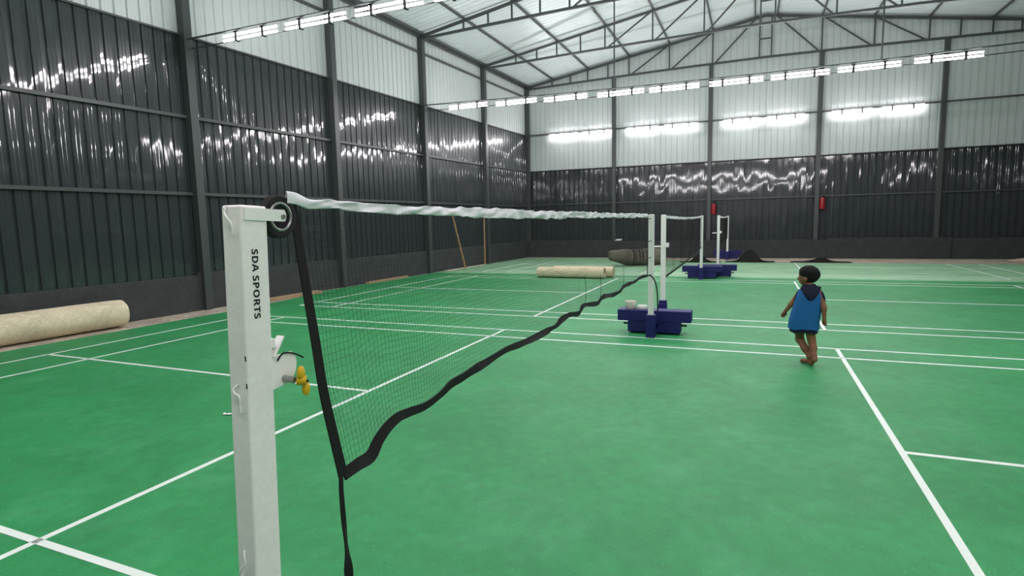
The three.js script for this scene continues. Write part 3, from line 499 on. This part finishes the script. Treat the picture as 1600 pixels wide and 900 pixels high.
// ---------------------------------------------------------------- the boy
function surfaceNet(f, lo, hi, cell) {                  // meshes f < 0
  const n = [0, 1, 2].map(k => Math.ceil((hi[k] - lo[k]) / cell) + 1), [nx, ny, nz] = n, F = new Float32Array(nx * ny * nz), I = (i, j, k) => (k * ny + j) * nx + i;
  for (let k = 0; k < nz; k++) for (let j = 0; j < ny; j++) for (let i = 0; i < nx; i++) F[I(i, j, k)] = f(lo[0] + i * cell, lo[1] + j * cell, lo[2] + k * cell);
  const id = new Int32Array(nx * ny * nz).fill(-1), pos = [], idx = [], nor = [], C = [[0, 0, 0], [1, 0, 0], [0, 1, 0], [1, 1, 0], [0, 0, 1], [1, 0, 1], [0, 1, 1], [1, 1, 1]], E = [[0, 1], [2, 3], [4, 5], [6, 7], [0, 2], [1, 3], [4, 6], [5, 7], [0, 4], [1, 5], [2, 6], [3, 7]];
  for (let k = 0; k < nz - 1; k++) for (let j = 0; j < ny - 1; j++) for (let i = 0; i < nx - 1; i++) {
    const v = C.map(c => F[I(i + c[0], j + c[1], k + c[2])]); let m = 0; v.forEach((q, b) => { if (q < 0) m |= 1 << b; }); if (m === 0 || m === 255) continue;
    let s = [0, 0, 0], c = 0; for (const [a, b] of E) if ((v[a] < 0) !== (v[b] < 0)) { const t = v[a] / (v[a] - v[b]); for (let q = 0; q < 3; q++) s[q] += C[a][q] + (C[b][q] - C[a][q]) * t; c++; }
    const P = [lo[0] + (i + s[0] / c) * cell, lo[1] + (j + s[1] / c) * cell, lo[2] + (k + s[2] / c) * cell]; id[I(i, j, k)] = pos.length / 3; pos.push(...P);
    const e = cell * 0.5, g = V(f(P[0] + e, P[1], P[2]) - f(P[0] - e, P[1], P[2]), f(P[0], P[1] + e, P[2]) - f(P[0], P[1] - e, P[2]), f(P[0], P[1], P[2] + e) - f(P[0], P[1], P[2] - e)).normalize(); nor.push(g.x, g.y, g.z);
  }
  const quad = (a, b, c, d, flip) => { if (a < 0 || b < 0 || c < 0 || d < 0) return; flip ? idx.push(a, c, b, b, c, d) : idx.push(a, b, c, b, d, c); };
  for (let k = 1; k < nz - 1; k++) for (let j = 1; j < ny - 1; j++) for (let i = 1; i < nx - 1; i++) {
    const a = F[I(i, j, k)] < 0;
    if (a !== F[I(i + 1, j, k)] < 0) quad(id[I(i, j - 1, k - 1)], id[I(i, j, k - 1)], id[I(i, j - 1, k)], id[I(i, j, k)], !a);
    if (a !== F[I(i, j + 1, k)] < 0) quad(id[I(i - 1, j, k - 1)], id[I(i, j, k - 1)], id[I(i - 1, j, k)], id[I(i, j, k)], a);
    if (a !== F[I(i, j, k + 1)] < 0) quad(id[I(i - 1, j - 1, k)], id[I(i, j - 1, k)], id[I(i - 1, j, k)], id[I(i, j, k)], !a);
  }
  const g = new THREE.BufferGeometry(); g.setAttribute('position', new THREE.Float32BufferAttribute(pos, 3)); g.setAttribute('normal', new THREE.Float32BufferAttribute(nor, 3)); g.setAttribute('uv', new THREE.Float32BufferAttribute(new Float32Array(pos.length / 3 * 2), 2)); g.setIndex(idx); return g;
}
const smin = (a, b, k) => { const h = Math.max(k - Math.abs(a - b), 0) / k; return Math.min(a, b) - h * h * k / 4; };
function capsule(p, a, b, ra, rb) {
  const bx = b[0] - a[0], by = b[1] - a[1], bz = b[2] - a[2], px = p[0] - a[0], py = p[1] - a[1], pz = p[2] - a[2], t = Math.max(0, Math.min(1, (px * bx + py * by + pz * bz) / (bx * bx + by * by + bz * bz || 1)));
  return Math.hypot(px - bx * t, py - by * t, pz - bz * t) - (ra + (rb - ra) * t);
}
{
  // joints relative to a point on the mat below him; he walks away and to the left, his head turned left
  const O = [1.64, 0.003, -2.22], J = (x, y, z) => [x - O[0], y, z - O[2]];
  const boy = thing('person', 'small child in a blue sleeveless tunic walking barefoot over the court', 'person', O);
  const pel = J(1.6, 0.4, -2.22), che = J(1.64, 0.64, -2.22), nek = J(1.637, 0.765, -2.215), hd = J(1.622, 0.87, -2.225);
  const bones = [
    [pel, che, 0.085, 0.085], [che, nek, 0.06, 0.034], [nek, hd, 0.034, 0.036],
    [J(1.59, 0.7, -2.22), J(1.7, 0.705, -2.21), 0.04, 0.04],
    [J(1.556, 0.7, -2.235), J(1.49, 0.585, -2.26), 0.031, 0.025], [J(1.49, 0.585, -2.26), J(1.437, 0.5, -2.31), 0.025, 0.017],
    [J(1.73, 0.71, -2.2), J(1.768, 0.57, -2.17), 0.031, 0.025], [J(1.768, 0.57, -2.17), J(1.776, 0.455, -2.165), 0.025, 0.017],
    [J(1.565, 0.39, -2.24), J(1.578, 0.225, -2.3), 0.056, 0.038], [J(1.578, 0.225, -2.3), J(1.625, 0.145, -2.255), 0.037, 0.034], [J(1.625, 0.145, -2.255), J(1.668, 0.07, -2.22), 0.034, 0.024],
    [J(1.668, 0.07, -2.22), J(1.68, 0.024, -2.215), 0.025, 0.024], [J(1.68, 0.024, -2.215), J(1.612, 0.019, -2.25), 0.024, 0.019], [J(1.612, 0.019, -2.25), J(1.592, 0.014, -2.262), 0.02, 0.012],
    [J(1.652, 0.39, -2.2), J(1.677, 0.235, -2.21), 0.055, 0.037], [J(1.677, 0.235, -2.21), J(1.69, 0.17, -2.17), 0.036, 0.033], [J(1.69, 0.17, -2.17), J(1.695, 0.105, -2.125), 0.033, 0.023],
    [J(1.695, 0.105, -2.125), J(1.7, 0.07, -2.105), 0.024, 0.022], [J(1.7, 0.07, -2.105), J(1.678, 0.024, -2.145), 0.022, 0.018], [J(1.678, 0.024, -2.145), J(1.662, 0.014, -2.16), 0.018, 0.012],
  ];
  const fw = V(-0.9, 0, -0.43).normalize(), lf = V(fw.z, 0, -fw.x);                // head forward, and across the head
  const local = (x, y, z) => { const dx = x - hd[0], dz = z - hd[2]; return [dx * fw.x + dz * fw.z, y - hd[1], dx * lf.x + dz * lf.z]; };
  const ell = (q, c, r) => { const a = (q[0] - c[0]) / r[0], b = (q[1] - c[1]) / r[1], d = (q[2] - c[2]) / r[2], k = Math.hypot(a, b, d); return (k - 1) * Math.min(...r); };
  const headF = (x, y, z) => {
    const q = local(x, y, z);
    let d = ell(q, [-0.008, 0.02, 0], [0.088, 0.075, 0.072]);
    d = smin(d, ell(q, [0.028, -0.035, 0], [0.048, 0.058, 0.05]), 0.03);
    d = smin(d, capsule(q, [0.076, -0.002, 0], [0.089, -0.026, 0], 0.006, 0.011), 0.012);
    d = smin(d, ell(q, [0.07, -0.055, 0], [0.013, 0.009, 0.02]), 0.01);
    for (const s of [-1, 1]) { d = smin(d, ell(q, [-0.008, -0.018, s * 0.074], [0.018, 0.026, 0.009]), 0.008); d = Math.max(d, -ell(q, [0.083, 0.0, s * 0.028], [0.014, 0.01, 0.015])); }
    return d;
  };
  const bodyF = (x, y, z) => { let d = 9; for (const [a, b, ra, rb] of bones) { const c = capsule([x, y, z], a, b, ra, rb); d = d > 1 ? c : smin(d, c, 0.022); } return d; };
  const parts = [];
  parts.push(surfaceNet((x, y, z) => smin(bodyF(x, y, z), y > 0.72 ? headF(x, y, z) : 9, 0.02), [-0.26, -0.01, -0.18], [0.2, 0.78, 0.18], 0.009));
  parts.push(surfaceNet((x, y, z) => smin(bodyF(x, y, z), headF(x, y, z), 0.02), [-0.14, 0.762, -0.13], [0.11, 1.0, 0.12], 0.0045));
  for (const [w, dir, side, curl] of [[J(1.437, 0.5, -2.31), V(-0.45, -0.82, -0.34), V(0.55, -0.1, -0.6), 0.5], [J(1.776, 0.455, -2.165), V(0.05, -0.99, -0.1), V(-0.6, 0, -0.6), 0.6]]) {
    dir.normalize(); side.addScaledVector(dir, -side.dot(dir)).normalize(); const nrm = V().crossVectors(dir, side);
    const at = (a, b, c) => [w[0] + dir.x * a + side.x * b + nrm.x * c, w[1] + dir.y * a + side.y * b + nrm.y * c, w[2] + dir.z * a + side.z * b + nrm.z * c];
    const hb = [[at(-0.015, 0, 0), at(0.006, 0, 0), 0.017, 0.0165], [at(0.01, -0.009, 0), at(0.038, -0.012, 0), 0.0125, 0.0105], [at(0.01, 0.009, 0), at(0.038, 0.012, 0), 0.0125, 0.0105]];
    [[-0.017, 0.022], [-0.006, 0.029], [0.005, 0.031], [0.016, 0.027]].forEach(([b, L], i) => { const c = curl + 0.12 * i, k = at(0.04, b, 0), m = at(0.04 + L * 0.55 * Math.cos(c * 0.6), b, L * 0.55 * Math.sin(c * 0.6)), e = at(0.04 + L * 0.55 * Math.cos(c * 0.6) + L * 0.5 * Math.cos(c * 2), b, L * 0.55 * Math.sin(c * 0.6) + L * 0.5 * Math.sin(c * 2)); hb.push([k, m, 0.0062, 0.0056], [m, e, 0.0056, 0.0046]); });
    hb.push([at(0.008, 0.014, 0.004), at(0.026, 0.027, 0.01), 0.0085, 0.0066], [at(0.026, 0.027, 0.01), at(0.043, 0.028, 0.013), 0.0066, 0.0054]);
    const c = at(0.03, 0, 0.005); parts.push(surfaceNet((x, y, z) => { let d = 9; for (const [a, b, ra, rb] of hb) { const q = capsule([x, y, z], a, b, ra, rb); d = d > 1 ? q : smin(d, q, 0.005); } return d; }, c.map(v => v - 0.065), c.map(v => v + 0.065), 0.0028));
  }
  const body = mesh('body', mergeGeometries(parts), M.skin, boy);
  const onHead = (a, b, c) => [hd[0] + fw.x * a + lf.x * c, hd[1] + b, hd[2] + fw.z * a + lf.z * c];
  for (const s of [-1, 1]) { const e = new THREE.SphereGeometry(0.0105, 14, 10); e.translate(...onHead(0.068, 0.0, s * 0.028)); mesh('eye', e, M.eyeWhite, body); const i = new THREE.SphereGeometry(0.0062, 12, 8); i.translate(...onHead(0.0735, 0.0, s * 0.0285)); mesh('iris', i, M.eyeDark, body); }
  const lip = new THREE.SphereGeometry(1, 14, 8); lip.scale(0.006, 0.005, 0.017); lip.applyQuaternion(new THREE.Quaternion().setFromRotationMatrix(new THREE.Matrix4().makeBasis(fw, V(0, 1, 0), lf))); lip.translate(...onHead(0.079, -0.055, 0)); mesh('lips', lip, M.lip, body);
  mesh('hair', surfaceNet((x, y, z) => {
    const q = local(x, y, z); let d = ell(q, [-0.012, 0.022, 0], [0.1, 0.088, 0.083]) + 0.0035 * noise(x * 60, y * 25, z * 60);
    const cut = Math.max(q[0] - 0.066 + 0.25 * (0.045 - q[1]) * 1.2, -(q[1] + 0.06 + 0.02 * noise(x * 40, 2, z * 40)));
    const side = Math.min(q[0] + 0.012, 1) > 0 ? -(q[1] - 0.0 - 0.3 * q[0]) : -9;
    return Math.max(d, cut, side, -headF(x, y, z) - 0.004);
  }, [-0.16, 0.78, -0.14], [0.12, 1.0, 0.13], 0.004), M.hair, boy);
  const ring = (rings, n = 40, fold = 0) => gridGeo(n, (rings.length - 1) * 5, (u, v) => {
    const t = v * (rings.length - 1), i = Math.min(rings.length - 2, Math.floor(t)), k = sm(t - i), r = rings[i].map((a, q) => a + (rings[i + 1][q] - a) * k), a = u * 2 * Math.PI, c = Math.cos(a), s = Math.sin(a), e = 0.82;
    const f = 1 + fold * (1 - v) * noise(c * 3 + 4, s * 3, v * 2.2), x = Math.sign(c) * Math.abs(c) ** e * r[2] * f, z = Math.sign(s) * Math.abs(s) ** e * r[3] * f, tw = 0.18;
    return [r[1] + x * Math.cos(tw) - z * Math.sin(tw), r[0] + 0.006 * (fold ? noise(c * 2, s * 2, 9) * (1 - v) * 2 : 0), r[4] + x * Math.sin(tw) * 0.6 + z];
  }, true);
  const cloth = M.tunic.clone(); cloth.side = THREE.DoubleSide; const navy = M.navy.clone(); navy.side = THREE.DoubleSide;
  // rings: height, centre x, half width, half depth, centre z
  mesh('tunic', ring([[0.352, -0.036, 0.142, 0.112, 0], [0.42, -0.034, 0.138, 0.108, 0], [0.5, -0.022, 0.134, 0.104, 0], [0.6, -0.004, 0.124, 0.098, 0], [0.68, 0.004, 0.116, 0.09, 0], [0.725, 0.004, 0.104, 0.07, 0], [0.752, 0.002, 0.07, 0.055, 0], [0.762, 0, 0.052, 0.048, 0]], 56, 0.07), cloth, boy);
  mesh('shorts', ring([[0.318, -0.034, 0.128, 0.1, 0], [0.36, -0.034, 0.13, 0.102, 0], [0.42, -0.03, 0.118, 0.094, 0]], 40, 0.05), navy, boy);
  mesh('hood', gridGeo(24, 18, (u, v) => { const a = (u - 0.5) * 2, w = 0.085 * Math.cos(v * 1.35) * (1 - 0.15 * v) + 0.004, x = 0.008 + a * w, y = 0.79 - v * 0.135 - 0.012 * a * a, z = 0.06 + 0.05 * Math.sin(Math.min(1, v * 1.3) * 1.57) * Math.sqrt(Math.max(0.0, 1 - 0.62 * a * a)) + 0.006; return [x, y, z]; }), navy, boy);
  mesh('collar', ring([[0.742, 0.0, 0.085, 0.066, 0], [0.772, -0.001, 0.064, 0.058, 0], [0.795, -0.002, 0.056, 0.056, 0]], 32), navy, boy);
  for (const [s, x, z] of [[-1, -0.102, -0.02], [1, 0.112, 0.012]]) { const t = new THREE.TorusGeometry(0.047, 0.012, 8, 28); t.scale(0.8, 1.15, 1); t.rotateY(Math.PI / 2 + s * 0.25); t.rotateZ(s * 0.32); t.translate(x, 0.678, z); mesh('armhole_trim', t, M.navy, boy); }
}
renderer.render(scene, camera);
